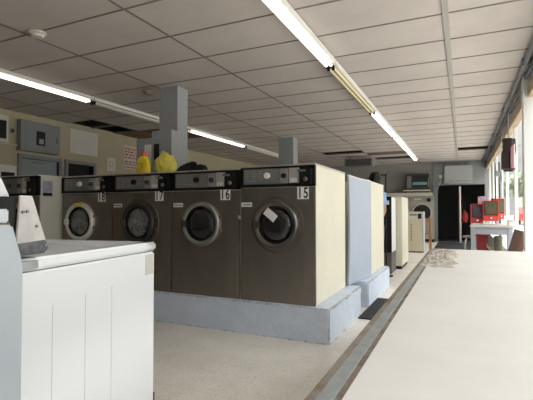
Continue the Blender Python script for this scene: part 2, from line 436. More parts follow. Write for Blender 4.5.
# ---------------------------------------------------------------- numbered front-loading washers
def washer(x0, x1, yf, z0, depth, num, label, dfrac, ring, glass_m, zt=1.462, sticker=True, paper=False, ysticker=False,
           side=None, latch='grey', outer=True, knob_m='black', side_over=0.0, group='numbered washers on the front plinth', panel=(.19, .015)):
    w = x1 - x0; cx = (x0 + x1) / 2
    t = thing('front_loading_washer', label, 'washing machine', (cx, yf, z0), 0, group)
    X = lambda f: -w / 2 + w * f
    top = zt - z0
    MB().box(X(0) + .004, X(1) - .004, .02, depth, 0, top - .012, .006).build('cabinet', side or M['cream'], t)
    MB().box(X(0) + .002, X(1) - .002, 0, .022, .002, top - panel[0] - .008, .005).build('front_panel', M['steel'], t)
    MB().box(X(0), X(1), .0, depth, top - .014, top, .004).build('top_lip', M['steel_light'] if num != '19' else M['cream'], t)
    # console: black frame with plates inside it
    c0, c1 = top - panel[0], top - panel[1]
    cs = MB(); cs.box(X(0) + .003, X(1) - .003, .006, .03, c0, c1, .002)
    for a in ((X(0) + .003, X(0) + .022, c0, c1), (X(1) - .02, X(1) - .003, c0, c1), (X(0) + .003, X(1) - .003, c0, c0 + .022), (X(0) + .003, X(1) - .003, c1 - .012, c1)):
        cs.box(a[0], a[1], -.012, .01, a[2], a[3], .003)
    con = cs.build('console', M['black'], t)
    pz0, pz1 = c0 + .026, c1 - .016
    ip = MB().box(X(.045), X(.655), -.003, .008, pz0, pz1, .002).build('instruction_plate', M['charcoal'], con)
    ln = MB()
    for r_ in range(5):
        for q in range(3):
            a = X(.07 + .09 * q); ln.box(a, a + w * random.uniform(.045, .075), -.0045, -.002, pz1 - .022 - r_ * .021, pz1 - .017 - r_ * .021)
    ln.build('printed_lines', M['dial'], ip)
    dp = MB().box(X(.55), X(.655), -.005, .0, pz0 + .004, pz1 - .004, .002).build('dial_plate', M['dial'], con)
    MB().lathe([(0, .022), (.018, .022), (.022, .016), (.024, 0), (0, 0)], (X(.60), -.005, (pz0 + pz1) / 2), n=24).build('dial', M['ring_dark'], dp)
    MB().lathe([(0, .03), (.022, .03), (.027, .02), (.027, 0), (0, 0)], (X(.38), -.003, (pz0 + pz1) / 2 + .005), n=24).build('knob', M[knob_m], con)
    MB().box(X(.665), X(.80), -.010, .008, pz0 + .002, pz1, .003).build('coin_plate', M['steel_light'], con)
    MB().box(X(.69), X(.775), -.0115, -.009, pz0 + .012, pz0 + .045).build('price_sticker', M['paper'], con)
    cbx = MB(); cbx.box(X(.815), X(.965), -.045, .01, pz0 - .012, pz1 - .01, .006)
    cb_ = cbx.build('coin_box', M['black'], con)
    MB().box(X(.80), X(.90), -.060, -.04, pz1 - .040, pz1 - .022, .004).build('coin_slide', M['charcoal'], cb_)
    MB().lathe([(0, .008), (.012, .008), (.018, .004), (.02, 0)], (X(.895), -.045, pz0 + .03), n=20).build('lock', M['ring_mid'], cb_)
    # door
    dz = .958 - z0; dx = X(dfrac)
    if outer:
        MB().lathe([(.232, 0), (.236, .006), (.247, .006), (.25, 0)], (dx, .0, dz)).build('door_surround', M['steel'], t)
    door = MB().lathe([(.208, 0), (.212, .018), (.205, .038), (.194, .046), (.178, .044), (.162, .034), (.156, .016), (.154, .004)], (dx, 0, dz)).build('door', ring, t)
    MB().lathe([(.150, .010), (.132, .028), (.092, .038), (.045, .037), (0, .036)], (dx, 0, dz)).build('door_glass', glass_m, door)
    MB().lathe([(.163, .033), (.157, .040), (.149, .038), (.144, .020)], (dx, 0, dz)).build('gasket', M['black'], door)
    lm = {'grey': M['ring_mid'], 'white': M['paper'], 'dark': M['ring_dark']}[latch]
    MB().box(dx - .20, dx - .145, -.062, -.03, dz - .035, dz + .03, .006).build('latch', lm, door)
    for s in (-.06, .06): MB().box(dx + .196, dx + .222, -.026, 0.002, dz + s - .014, dz + s + .014, .004).build('hinge', M['steel'], door)
    if paper:
        mx = Matrix.Translation((dx - .035, -.052, dz + .085)) @ Matrix.Rotation(R(38), 4, 'Y')
        MB().box(-.06, .06, -.001, .001, -.035, .035, mx=mx).build('paper_note', M['paper'], door)
    if ysticker:
        MB().prism([(.205 * math.cos(a), .205 * math.sin(a)) for a in [R(q) for q in range(72, 112, 5)]] +
                   [(.172 * math.cos(a), .172 * math.sin(a)) for a in [R(q) for q in range(107, 67, -5)]], 'xz', 0, .002
                   ).build('yellow_sticker', M['yellow'], door, loc=(dx, -.049, dz))
    # number and sticker
    if num and len(num) == 2 and num != '19':
        nx = X(.845 if num == '15' else .80); nzc = 1.226 - z0
        npl = MB().box(nx - .050, nx + .050, -.004, 0, nzc - .050, nzc + .050).build('number_plate', mat('number_plate_white', (.93, .93, .92), .6), t)
        tx = text_mesh('number', num, .125, M['ink'], npl, (nx, -.0052, nzc - .002), bold=.0018); tx.scale = (.72, 1, 1)
    if sticker:
        sp = MB().box(X(.015), X(.165), -.003, 0, 1.112 - z0, 1.152 - z0).build('sticker', M['paper'], t)
        MB().box(X(.03), X(.15), -.004, -.003, 1.127 - z0, 1.139 - z0).build('printed_lines', M['dial'], sp)
    return t
D = .99
YF = 3.335
washer(-1.805, -1.10, YF, PZ, D, '15', 'steel front washer numbered 15 with a white paper stuck on its door', .5, M['ring_mid'], M['dark_glass'], zt=1.475, paper=True, knob_m='paper')
washer(-2.555, -1.815, YF, PZ, D, '16', 'steel front washer numbered 16 with a silver-ringed door', .46, M['ring_silver'], M['dark_glass'], outer=False)
washer(-3.325, -2.565, YF, PZ, D, '17', 'steel front washer numbered 17 with a dark-ringed door', .47, M['ring_dark'], M['clothes'])
washer(-4.09, -3.335, YF, PZ, D, '18', 'steel front washer numbered 18 with a white-ringed door and yellow sticker', .40, M['ring_white'], M['clothes'], sticker=False, ysticker=True, latch='white', outer=False, knob_m='paper')
w19 = washer(-4.86, -4.10, 3.05, PZ, 1.2, '19', 'unnumbered washer with pale grey side and black console at the left end', .5, M['ring_silver'], M['dark_glass'], zt=1.465, sticker=False, side=M['cream_grey'], panel=(.225, .012), knob_m='ring_mid')
nt_ = MB().box(-.0005, .0015, -.06, .06, 1.235 - PZ, 1.405 - PZ).build('notice', M['lilac'], w19, loc=(.3775, .11, 0))
MB().box(.0015, .003, -.055, .055, 1.24 - PZ, 1.272 - PZ).build('notice_footer', M['black'], nt_)
# worn lip and rust where 15 and 16 meet
t = tag(MB().box(-1.822, -1.798, YF - .012, YF - .001, 1.0, 1.035, .002).build('door_wedge', M['plastic_ivory']), 'small cream tab wedged in the seam between washers 15 and 16', 'tab')

# rear washer of the island (its front faces away) and the blue board across the service gap
t = thing('front_loading_washer', 'tall cream washer standing on the short plinth behind the blue board', 'washing machine', (-1.392, 6.22, PZ), R(180))
wd = .37
MB().box(-wd, wd, .02, .95, 0, 1.15, .006).build('cabinet', M['cream'], t)
MB().box(-wd, wd, 0, .022, 0, 1.0, .005).build('front_panel', M['steel'], t)
MB().box(-wd, wd, -.01, .03, 1.0, 1.15, .005).build('console', M['black'], t)
dr = MB().lathe([(.208, 0), (.212, .018), (.19, .046), (.15, .034), (.138, .004)], (0, 0, .69)).build('door', M['ring_mid'], t)
MB().lathe([(.139, .012), (.085, .036), (0, .032)], (0, 0, .69)).build('door_glass', M['dark_glass'], dr)
MB().box(-wd - .002, wd + .002, .0, .955, 1.148, 1.16, .003).build('top_lip', M['paper'], t)

bm = bmesh.new()   # pale blue board: slightly warped sheet with thickness
nx_, nz_ = 12, 14
P0, P1 = Vector((-1.088, 4.40)), Vector((-1.018, 5.235))
grid = {}
for sgn in (0, 1):
    for i in range(nx_ + 1):
        for j in range(nz_ + 1):
            u, v = i / nx_, j / nz_
            b = P0.lerp(P1, u)
            b = b + Vector((0, .03 * (v) * (1 - u)))
            topz = 1.452 - .012 * u - .008 * math.sin(u * math.pi)
            z = .292 + v * (topz - .292)
            x = b.x + .012 * math.sin(v * 3.1) * (1 - u) - sgn * .02
            grid[sgn, i, j] = bm.verts.new((x, b.y, z))
for sgn in (0, 1):
    for i in range(nx_):
        for j in range(nz_):
            bm.faces.new([grid[sgn, i, j], grid[sgn, i + 1, j], grid[sgn, i + 1, j + 1], grid[sgn, i, j + 1]])
for i in range(nx_):
    for j in (0, nz_): bm.faces.new([grid[0, i, j], grid[0, i + 1, j], grid[1, i + 1, j], grid[1, i, j]])
for j in range(nz_):
    for i in (0, nx_): bm.faces.new([grid[0, i, j], grid[0, i, j + 1], grid[1, i, j + 1], grid[1, i, j]])
bmesh.ops.recalc_face_normals(bm, faces=bm.faces)
me = bpy.data.meshes.new('partition_board'); bm.to_mesh(me); bm.free(); me.materials.append(M['panel_blue'])
bd = bpy.data.objects.new('partition_board', me); COL.objects.link(bd)
tag(bd, 'pale blue upright board closing the gap between the cream washer sides', 'board')
mb = MB()
for i in range(nx_):
    u0, u1 = i / nx_, (i + 1) / nx_
    f = lambda u: Vector((P0.lerp(P1, u).x - .01, P0.lerp(P1, u).y + .03 * (1 - u), 1.454 - .012 * u - .008 * math.sin(u * math.pi)))
    mb.cyl(f(u0), f(u1), .012, n=8)
mb.build('edge_strip', M['paper'], bd)

# ---------------------------------------------------------------- things on top of the washers
ZT = 1.4635
def bottle():
    t = thing('detergent_bottle', 'yellow detergent bottle with a coral red cap on washer 17', 'bottle', (-3.17, 3.62, ZT), R(8))
    b = bmesh.new(); prof = [(0, .072, .045), (.02, .078, .05), (.10, .078, .05), (.15, .074, .048), (.19, .055, .042), (.205, .034, .034), (.215, .03, .03)]
    n_ = 28; rings = []
    for z, a, c in prof:
        rings.append([b.verts.new((a * math.copysign(abs(math.cos(q)) ** .7, math.cos(q)), c * math.copysign(abs(math.sin(q)) ** .7, math.sin(q)), z)) for q in [2 * math.pi * k / n_ for k in range(n_)]])
    b.faces.new(rings[0][::-1]); b.faces.new(rings[-1])
    for A, B in zip(rings[:-1], rings[1:]):
        for k in range(n_): b.faces.new((A[k], A[(k + 1) % n_], B[(k + 1) % n_], B[k]))
    mb = MB(); mb.merge(b); mb.build('body', M['yellow'], t)
    MB().lathe([(.028, .21), (.04, .212), (.041, .225), (.034, .228), (.031, .258), (0, .26)], (0, 0, 0), 'z', 24).build('cap', M['red_cap'], t)
    h_ = MB(); h_.tube([(.03, -.04, .17), (.068, -.052, .15), (.074, -.054, .11), (.06, -.05, .075)], .010); h_.build('handle', M['yellow'], t)
    MB().box(-.05, .03, -.0525, -.049, .035, .14, .004).build('bottle_label', mat('amber_label', (.78, .55, .04), .5, var=.35, scale=20), t)
bottle()
def lump(name, m, loc, sc, label, cat, seed=0, amp=.22, freq=5.0, n_=4):
    bm = bmesh.new(); bmesh.ops.create_icosphere(bm, subdivisions=n_, radius=1)
    for v in bm.verts:
        d = noise.noise(v.co * freq * .35 + Vector((seed, 0, 0))) * amp + noise.noise(v.co * freq + Vector((0, seed, 0))) * amp * .35
        v.co *= 1 + d
        v.co = Vector((v.co.x * sc[0], v.co.y * sc[1], max(v.co.z, -.72) * sc[2]))
    zmin = min(v.co.z for v in bm.verts)
    for v in bm.verts: v.co.z -= zmin
    me = bpy.data.meshes.new(name); bm.to_mesh(me); bm.free(); me.materials.append(m)
    for p_ in me.polygons: p_.use_smooth = True
    o = bpy.data.objects.new(name, me); COL.objects.link(o); o.location = loc
    if label: tag(o, label, cat)
    return o
bag = lump('plastic_bag', M['yellow_bag'], (-3.02, 3.82, ZT), (.118, .105, .15), 'crumpled pale yellow plastic bag sitting on washer 17', 'bag', 3, .25, 8)
kn = lump('knot', M['yellow_bag'], (-.05, 0, .20), (.03, .03, .05), None, None, 5, .4); kn.parent = bag; kn.location = (-.045, 0, .205)
ear = lump('bag_ear', M['yellow_bag'], (0, 0, 0), (.055, .03, .03), None, None, 9, .4); ear.parent = bag; ear.location = (-.11, 0, .155)
bb = lump('black_bag', M['soft_black'], (-2.95, 4.18, ZT), (.16, .095, .11), 'limp black cloth bag on top of washer 16 beside the yellow bag', 'bag', 11, .25, 4)
sb = lump('bag_end', M['soft_black'], (0, 0, 0), (.075, .08, .075), None, None, 21, .2); sb.parent = bb; sb.location = (.165, -.01, .03)
t = thing('black_pouch', 'black pouch with a yellow-green band between bottle and yellow bag', 'pouch', (-3.20, 3.97, ZT))
o = lump('pouch_body', M['soft_black'], (0, 0, 0), (.075, .06, .10), None, None, 31, .15); o.parent = t
MB().box(-.06, .06, -.068, -.05, .035, .055, .005).build('band', M['green_tag'], t)

# ---------------------------------------------------------------- left wall fittings
def on_left(name, label, cat, y0, y1, z0, z1, d, m, bev=.004):
    t = thing(name, label, cat, (XL + .001, (y0 + y1) / 2, z0))
    MB().box(0, d, -(y1 - y0) / 2, (y1 - y0) / 2, 0, z1 - z0, bev).build('body', m, t)
    return t
t = on_left('breaker_box', 'large grey electrical panel box high on the beige wall above the door', 'electrical panel', 4.70, 5.47, 2.11, 2.64, .12, M['blue_grey'])
MB().box(.12, .126, -.31, .375, .02, .51, .003).build('panel_door', M['blue_grey'], t)
o = MB().box(.126, .130, -.10, .07, .12, .37).build('window_sticker', mat('dark_blue_sticker', (.012, .016, .03), .8), t)
MB().box(.130, .131, -.05, .04, .15, .24).build('printed_square', M['dial'], o)
MB().box(.126, .14, .30, .33, .2, .3, .003).build('latch', M['pipe'], t)
t = on_left('wall_switch', 'small dark switch plate between air conditioner and electrical panel', 'switch', 4.585, 4.665, 2.385, 2.475, .012, M['pipe'])
MB().box(.012, .022, -.02, .02, .025, .065, .003).build('rocker', M['black'], t)
t = on_left('wall_air_conditioner', 'pale framed air conditioner at the left edge high on the beige wall', 'air conditioner', 3.75, 4.50, 2.2, 2.65, .10, M['plastic_ivory'])
MB().box(.10, .106, -.33, .335, .06, .36).build('grille', M['black'], t)
t = thing('conduit', 'thin horizontal pipe running into the electrical panel from the left', 'pipe', (XL + .03, 3.7, 2.19))
MB().cyl((0, -.5, 0), (0, .9995, 0), .016).build('pipe', M['plastic_ivory'], t); MB().box(-.034, .02, .3, .33, -.03, .03).build('strap', M['pipe'], t)
def sheet(name, label, cat, y0, y1, z0, z1, m):
    t = thing(name, label, cat, (XL + .001, (y0 + y1) / 2, z0))
    MB().box(-.002, .003, -(y1 - y0) / 2, (y1 - y0) / 2, 0, z1 - z0).build('sheet', m, t); return t
def lines(t, y0, y1, z, m, n_, h_=.03, breaks=4):
    mb = MB()
    for r_ in range(n_):
        y = y0
        while y < y1 - .03:
            l = random.uniform(.03, .11); mb.box(.003, .0045, y, min(y + l, y1), z - r_ * h_ * 1.9, z - r_ * h_ * 1.9 + h_ * .8); y += l + random.uniform(.015, .05)
    mb.build('printed_lines', m, t)
t = sheet('poster', 'large faded blank-looking sheet on the beige wall above the dark doorway', 'poster', 5.79, 6.47, 2.2, 2.68, M['paper_old'])
lines(t, -.28, .28, .40, mat('faint_ink', (.60, .57, .51), .8), 6)
t = sheet('paper_notice', 'small white paper notice on the beige wall above washer 18', 'notice', 6.73, 6.97, 1.93, 2.22, M['paper_old'])
mk = MB().lathe([(.05, 0), (.05, .002), (.062, .002), (.062, 0)], (0, 0, 0), 'z', 24).build('printed_mark', M['dial'], t)
mk.rotation_euler = (0, R(90), 0); mk.location = (.003, 0, .15)
t = sheet('price_poster', 'white poster with rows of red lettering on the beige wall', 'poster', 7.22, 7.78, 2.03, 2.56, mat('pinkish_poster', (.60, .53, .48), .8))
lines(t, -.25, .25, .44, M['red_ink'], 4, .035); lines(t, -.25, .25, .15, M['ink'], 1, .025); lines(t, -.25, .25, .09, M['red_ink'], 2, .035)
t = on_left('wall_sign', 'plain white wall sign at the left edge beside the blue door frame', 'sign', 4.36, 4.70, 1.62, 1.84, .03, M['paper'])
MB().box(.03, .034, -.10, .13, 0, .10).build('dark_strip', M['black'], t)

# ---------------------------------------------------------------- near top-loading washer (white) and grey machine
A = Vector((-1.055, 1.27, 0)); rz = R(8.3)
t = thing('top_loading_washer', 'white top-loading washer seen from its side, nearest the aisle', 'washing machine', A, rz)
MB().box(-.68, 0, -.62, 0, .03, .926, .006).build('cabinet', M['enamel'], t)
MB().box(-.66, -.02, -.60, -.02, .0, .035).build('plinth', M['black'], t)
MB().box(-.672, -.008, -.612, -.008, .918, .931).build('shadow_gap', M['charcoal'], t)
lid_top = MB()
o = .0
lid_top.box(-.685, .004, -.62, -.545, .930, .962, .007); lid_top.box(-.685, .004, -.055, .006, .930, .962, .007)
lid_top.box(-.685, -.62, -.62, .006, .930, .962, .007); lid_top.box(-.055, .004, -.62, .006, .930, .962, .007)
lid_top.box(-.63, -.05, -.56, -.05, .930, .938)
tp = lid_top.build('top', M['enamel'], t)
MB().box(-.60, -.075, -.50, -.09, .938, .950, .006).build('lid', mat('grey_white_lid', (.70, .71, .72), .35), tp)
MB().box(-.30, -.29, .004, .008, .945, .953).build('scratch', M['charcoal'], tp)
MB().box(.0, .0015, -.062, -.012, .845, .918).build('rating_sticker', M['paper_old'], t)
sc_ = MB()
for y, z0_, z1_ in ((-.50, .30, .83), (-.375, .2, .835), (-.255, .25, .84)):
    sc_.box(0, .0008, y, y + .002, z0_, z1_)
sc_.build('scuff_marks', mat('scuff_grey', (.62, .60, .58), .6), t)
MB().box(-.002, .002, -.004, .002, .05, .40).build('rust_streak', M['rust'], t)
con = MB().box(-.64, -.061, -.612, -.557, .962, 1.115, .003).build('console', M['black'], t)
MB().prism([(-.60, 1.116), (-.553, 1.116), (-.578, 1.163), (-.60, 1.163)], 'yz', -.10, -.09, .001).build('coin_chute', M['paper'], con)
bk = MB().prism([(-.478, .963), (-.46, .978), (-.516, 1.119), (-.556, 1.119), (-.568, .963)], 'yz', -.060, -.053, .002).build('end_bracket', mat('scuffed_stainless', (.60, .56, .55), .42, .7, var=.25, scale=14), t)
MB().prism([(-.477, .964), (-.461, .977), (-.472, 1.0), (-.563, .995), (-.567, .964)], 'yz', -.0535, -.0525).build('worn_patch', mat('worn_dark_metal', (.16, .16, .165), .5, .5, var=.5, scale=40), bk)
for y, z in ((-.547, 1.076), (-.534, 1.077), (-.503, 1.038), (-.473, .985)):
    MB().cyl((-.054, y, z), (-.049, y, z), .004, n=12).build('rivet', M['pipe'], bk)

t = thing('grey_machine', 'blue-grey machine cabinet with a cut-off corner at the left edge', 'washing machine', (-1.15, .24, 0))
MB().prism([(-.5, 0), (.325, 0), (.325, .974), (.302, 1.052), (-.5, 1.052)], 'yz', -.33, .35, .004).build('cabinet', mat('blue_grey_enamel', (.45, .485, .525), .45, var=.06, scale=5), t)
MB().box(-.30, .325, -.2, .31, 1.055, 1.083, .003).build('control_plate', mat('pale_plate', (.52, .56, .60), .5), t)
MB().box(-.301, .326, -.2, .311, 1.0515, 1.0555).build('rust_line', M['rust'], t)

# ---------------------------------------------------------------- folding counter (camera looks along it)
t = thing('folding_counter', 'long white folding counter with a worn steel edge along the windows', 'counter', (.25, 1.6, 0))
cz = .75
X_ = lambda x: x - .25
Y_ = lambda y: y - 1.6
cy0, cy1 = -1.2, 3.95
MB().box(X_(-.196), X_(.74), Y_(cy0), Y_(cy1), cz - .04, cz - .002, .001).build('counter_top', M['counter'], t)
st = MB(); st.box(X_(-.249), X_(-.208), Y_(cy0), Y_(cy1), cz - .004, cz + .001, .001); st.box(X_(-.252), X_(-.246), Y_(cy0), Y_(cy1), cz - .07, cz + .001, .001)
sto = st.build('steel_edge', M['angle'], t)
MB().box(X_(-.2525), X_(-.234), Y_(cy0), Y_(cy1), cz - .03, cz + .0016, .001).build('rusty_rim', mat('mottled_rust_rim', (.15, .095, .06), .85, col2=(.23, .21, .19), scale=13), sto)
MB().box(X_(-.208), X_(-.195), Y_(cy0), Y_(cy1), cz - .035, cz - .003).build('dirt_seam', mat('dirt_brown', (.22, .17, .13), .9, col2=(.08, .06, .045), scale=11), t)
ap = MB(); ap.box(X_(-.20), X_(-.18), Y_(cy0 + .05), Y_(cy1 - .05), cz - .17, cz - .036); ap.box(X_(-.18), X_(.70), Y_(cy1 - .07), Y_(cy1 - .05), cz - .17, cz - .036)
ap.build('apron', M['table_leg'], t)
for y in (cy0 + .1, 1.4, cy1 - .1):
    for x in (-.16, .68):
        MB().box(X_(x - .025), X_(x + .025), Y_(y - .025), Y_(y + .025), 0, cz - .038, .004).build('leg', M['table_leg'], t)
# crumbled patch at the far corner
bm = bmesh.new(); bmesh.ops.create_grid(bm, x_segments=50, y_segments=50, size=.5)
x0, x1, y0, y1 = -.25, -.035, 2.65, 3.94
for v in bm.verts:
    u, w = v.co.x + .5, v.co.y + .5
    x, y = x0 + u * (x1 - x0), y0 + w * (y1 - y0)
    e = min(min(u, 1 - u) * 5, min(w, 1 - w) * 7, 1)
    nn = noise.noise(Vector((x * 16, y * 7, 2))) * .5 + noise.noise(Vector((x * 45, y * 18, 7))) * .5
    if u > .75: x += (noise.noise(Vector((y * 5, 9, 0)))) * .03
    if w < .15: y += noise.noise(Vector((x * 18, 4, 0))) * .10
    v.co = Vector((X_(x), Y_(y), cz - .004 + e * (.017 + .02 * nn)))
ext = bmesh.ops.extrude_face_region(bm, geom=list(bm.faces))
for v in [q for q in ext['geom'] if isinstance(q, bmesh.types.BMVert)]: v.co.z = cz - .012
bmesh.ops.recalc_face_normals(bm, faces=bm.faces)
me = bpy.data.meshes.new('crumbled_patch'); bm.to_mesh(me); bm.free(); me.materials.append(M['plaster'])
o = bpy.data.objects.new('crumbled_patch', me); COL.objects.link(o); o.parent = t
o['label'] = 'rough crumbled patch at the far corner'

tag(MB().box(-.955, -.42, 4.22, 5.28, .0005, .012, .004).build('black_floor_sheet', M['rubber']), 'black rubber mat on the floor beside the plinth end', 'mat')

tag(MB().box(-.74, .66, 12.6, 15.7, .0005, .010, .004).build('black_floor_sheet', M['rubber']), 'wide black sheet over the floor in front of the dark doorway', 'mat')  # black sheet laid here to darken the floor before the doorway

# ---------------------------------------------------------------- second island further back
t = thing('front_loading_washer', 'black-fronted washer with a white side on a grey base beyond the person', 'washing machine', (-1.47, 7.42, 0))
MB().box(-.38, .375, 0, .54, 0, .36, .006).build('base', mat('dark_grey_base', (.16, .14, .135), .7, var=.2), t)
MB().box(-.375, .372, .03, .54, .36, 1.31, .006).build('cabinet', M['white'], t)
MB().box(-.375, .376, 0, .03, .36, 1.32, .005).build('front_panel', M['black'], t)
MB().box(.28, .34, -.006, 0, 1.18, 1.25).build('price_sticker', M['paper'], t)
dr = MB().lathe([(.2, 0), (.2, .03), (.15, .034), (.138, .004)], (0, 0, .85)).build('door', M['ring_mid'], t)
MB().lathe([(.139, .012), (.085, .036), (0, .032)], (0, 0, .85)).build('door_glass', M['dark_glass'], dr)
t = thing('dryer_cabinet', 'tall cream cabinet standing just beyond the black-fronted washer', 'dryer', (-1.40, 8.06, 0))
MB().box(-.37, .40, 0, .95, .06, 1.32, .008).build('cabinet', M['cream'], t)
MB().box(-.35, .38, .03, .93, 0, .062).build('plinth', M['black'], t)
MB().box(.275, .28, -.004, .0, .08, 1.30).build('panel_seam', M['charcoal'], t)
MB().box(-.37, .40, -.004, .955, 1.318, 1.335, .003).build('top_lip', M['cream_grey'], t)

t = thing('soap_dispenser', 'low cream appliance with a dark display near the wooden chair', 'appliance', (-1.08, 11.45, 0))
MB().box(-.20, .165, 0, .45, .03, 1.05, .01).build('cabinet', mat('tan_cream_enamel', (.66, .60, .44), .5, var=.05), t)
MB().box(.165, .185, 0, .45, .03, 1.05, .004).build('side_panel', M['panel_blue'], t)
MB().box(-.19, .17, .02, .43, 0, .04).build('plinth', M['black'], t)
pn = MB().box(-.19, .155, -.008, 0, .86, 1.02, .003).build('control_panel', M['cream_grey'], t)
MB().box(.05, .14, -.014, -.006, .87, 1.0, .002).build('display', M['black'], pn)
MB().box(-.15, .03, -.012, -.006, .95, .99).build('slot', M['charcoal'], pn)
vb = MB()
for k in range(6): vb.box(-.125, -.10, -.003, .001, .30 + k * .075, .30 + k * .075 + .05)
vb.build('vertical_marks', M['charcoal'], t)

t = thing('wooden_chair', 'orange wooden chair standing in front of the dryers', 'chair', (-.97, 12.45, 0), R(8))
MB().box(-.2, .2, -.2, .2, .43, .46, .01).build('seat', M['wood'], t)
for sx in (-1, 1):
    MB().box(sx * .17 - .02, sx * .17 + .02, -.19, -.15, 0, .43, .004).build('leg', M['wood'], t)
    MB().box(sx * .17 - .02, sx * .17 + .02, .15, .19, 0, .88, .004).build('leg', M['wood'], t)
b = MB(); b.box(-.17, .17, .155, .18, .76, .86, .006)
for x in (-.1, 0, .1): b.box(x - .012, x + .012, .16, .178, .46, .77)
b.build('backrest', M['wood'], t)
s = MB(); s.box(-.16, .16, -.18, -.16, .2, .23); s.box(-.185, -.16, -.16, .16, .25, .28); s.box(.16, .185, -.16, .16, .25, .28); s.build('stretcher', M['wood'], t)

# dryers in the back wall
def dryer(x, label):
    t = thing('wall_dryer', label, 'dryer', (x + .05, 15.42, 0), 0, 'built-in dryers along the back wall')
    w = .745
    MB().box(-w / 2, w / 2, 0, .36, .10, 1.56, .008).build('cabinet', mat('dryer_cream', (.44, .415, .35), .45, var=.06), t)
    MB().box(-w / 2, w / 2, .02, .36, 0, .10).build('plinth', M['black'], t)
    pn = MB().box(-w / 2 + .01, w / 2 - .01, -.012, 0, 1.40, 1.53, .004).build('control_panel', M['dial'], t)
    MB().box(.16, .28, -.05, -.01, 1.38, 1.50, .006).build('coin_box', M['black'], pn)
    MB().box(-.25, 0, -.015, -.011, 1.44, 1.50).build('instruction_plate', M['plastic_ivory'], pn)
    d = MB().lathe([(.335, 0), (.335, .02), (.315, .03), (.285, .024), (.28, 0)], (0, 0, 1.0)).build('door', mat('dryer_ring', (.50, .48, .43), .4, .2), t)
    MB().lathe([(.29, .012), (.2, .02), (0, .024)], (0, 0, 1.0)).build('door_glass', M['dark_glass'], d)
    MB().box(.28, .33, -.05, -.02, .95, 1.05, .006).build('handle', M['steel_light'], d)
    return t
dryer(-1.30, 'cream built-in dryer with a big round door under the television')
dryer(-2.05, 'cream built-in dryer left of the one under the television')
dryer(-2.80, 'third cream built-in dryer from the dark doorway')
struct(MB().box(-3.2, -.92, 15.44, Y1 - .001, 1.57, 1.70, .006).build('trim_30', M['plastic_ivory'], smooth=False))

t = thing('television', 'old boxy television with a dim picture on the wall shelf', 'television', (-1.37, 15.60, 1.80))
t.scale = (1.12, 1, 1.06)
MB().box(-.36, .32, -.14, .14, 0, .52, .02).build('body', M['tv_body'], t)
sc2 = MB().box(-.17, .28, -.146, -.138, .09, .46, .004).build('screen', M['screen'], t)
MB().box(-.16, .26, -.148, -.145, .16, .25).build('picture_band', M['tv_glow'], sc2)
MB().box(-.33, -.20, -.146, -.138, .06, .46).build('speaker_grille', M['charcoal'], t)
MB().box(.29, .31, -.146, -.138, .1, .4).build('controls', M['dial'], t)
t = thing('wall_shelf', 'plain shelf holding the television above the dryers', 'shelf', (-1.39, 15.62, 1.80))
MB().box(-.50, .42, -.18, .178, -.045, -.001, .004).build('board', M['plastic_ivory'], t)
for x in (-.4, .32): MB().prism([(.178, -.045), (-.1, -.045), (.178, -.09)], 'yz', x - .015, x + .015).build('bracket', M['pipe'], t)

t = thing('wall_air_conditioner', 'wide pale grey air unit above the dark doorway', 'air conditioner', (-.10, 15.63, 2.0))
MB().box(-.43, .43, -.12, .118, 0, .60, .01).build('body', mat('pale_grey_unit', (.36, .37, .38), .5), t)
MB().box(-.40, .40, -.126, -.118, .04, .10).build('louvre', M['dial'], t)
t = thing('wall_outlet_box', 'small white box left of the pale grey air unit', 'outlet box', (-.66, 15.74, 2.2))
MB().box(-.045, .045, -.03, .008, 0, .11, .004).build('body', M['paper'], t); MB().tube([(0, 0, .0), (.02, -.01, -.10), (-.06, -.005, -.26), (-.10, 0, -.40)], .008).build('cable', M['plastic_ivory'], t)

# hanging heater near the ceiling
t = thing('unit_heater', 'dark box heater hanging from the ceiling behind the far column', 'heater', (-2.88, 13.1, 2.45))
MB().box(-.42, .42, -.22, .22, 0, .22, .01).build('body', M['charcoal'], t)
lv = MB()
for k in range(5): lv.box(-.38, .38, -.235, -.22, .025 + k * .036, .04 + k * .036)
lv.build('louvre', M['black'], t)
for x in (-.3, .3): MB().cyl((x, 0, .22), (x, 0, CEIL - 2.45 - .006), .012).build('hanger', M['pipe'], t)

# things in the doorway
t = thing('pole', 'pale pinkish upright pole standing in the dark doorway', 'pole', (-.06, 15.3, .0105))
MB().cyl((0, 0, .01), (0, 0, 1.86), .032).build('shaft', mat('pinkish_pole', (.60, .50, .48), .6), t); MB().lathe([(0, 0), (.12, 0), (.12, .012), (.04, .03)], (0, 0, 0), 'z', 24).build('foot', M['pipe'], t)
t = thing('hook_pole', 'dark coat stand holding a red garment in the doorway', 'coat stand', (.10, 16.4, 0))
MB().cyl((0, 0, .01), (0, 0, 1.5), .02).build('shaft', M['black'], t); MB().lathe([(0, 0), (.16, 0), (.16, .012), (.03, .03)], (0, 0, 0), 'z', 24).build('foot', M['pipe'], t)
MB().tube([(-.1, 0, 1.42), (0, 0, 1.46), (.1, 0, 1.42)], .012).build('hook', M['black'], t)
o = lump('red_jacket', M['red_cloth'], (.09, 16.25, .66), (.09, .08, .23), 'red garment hanging inside the dark doorway', 'garment', 4, .25)

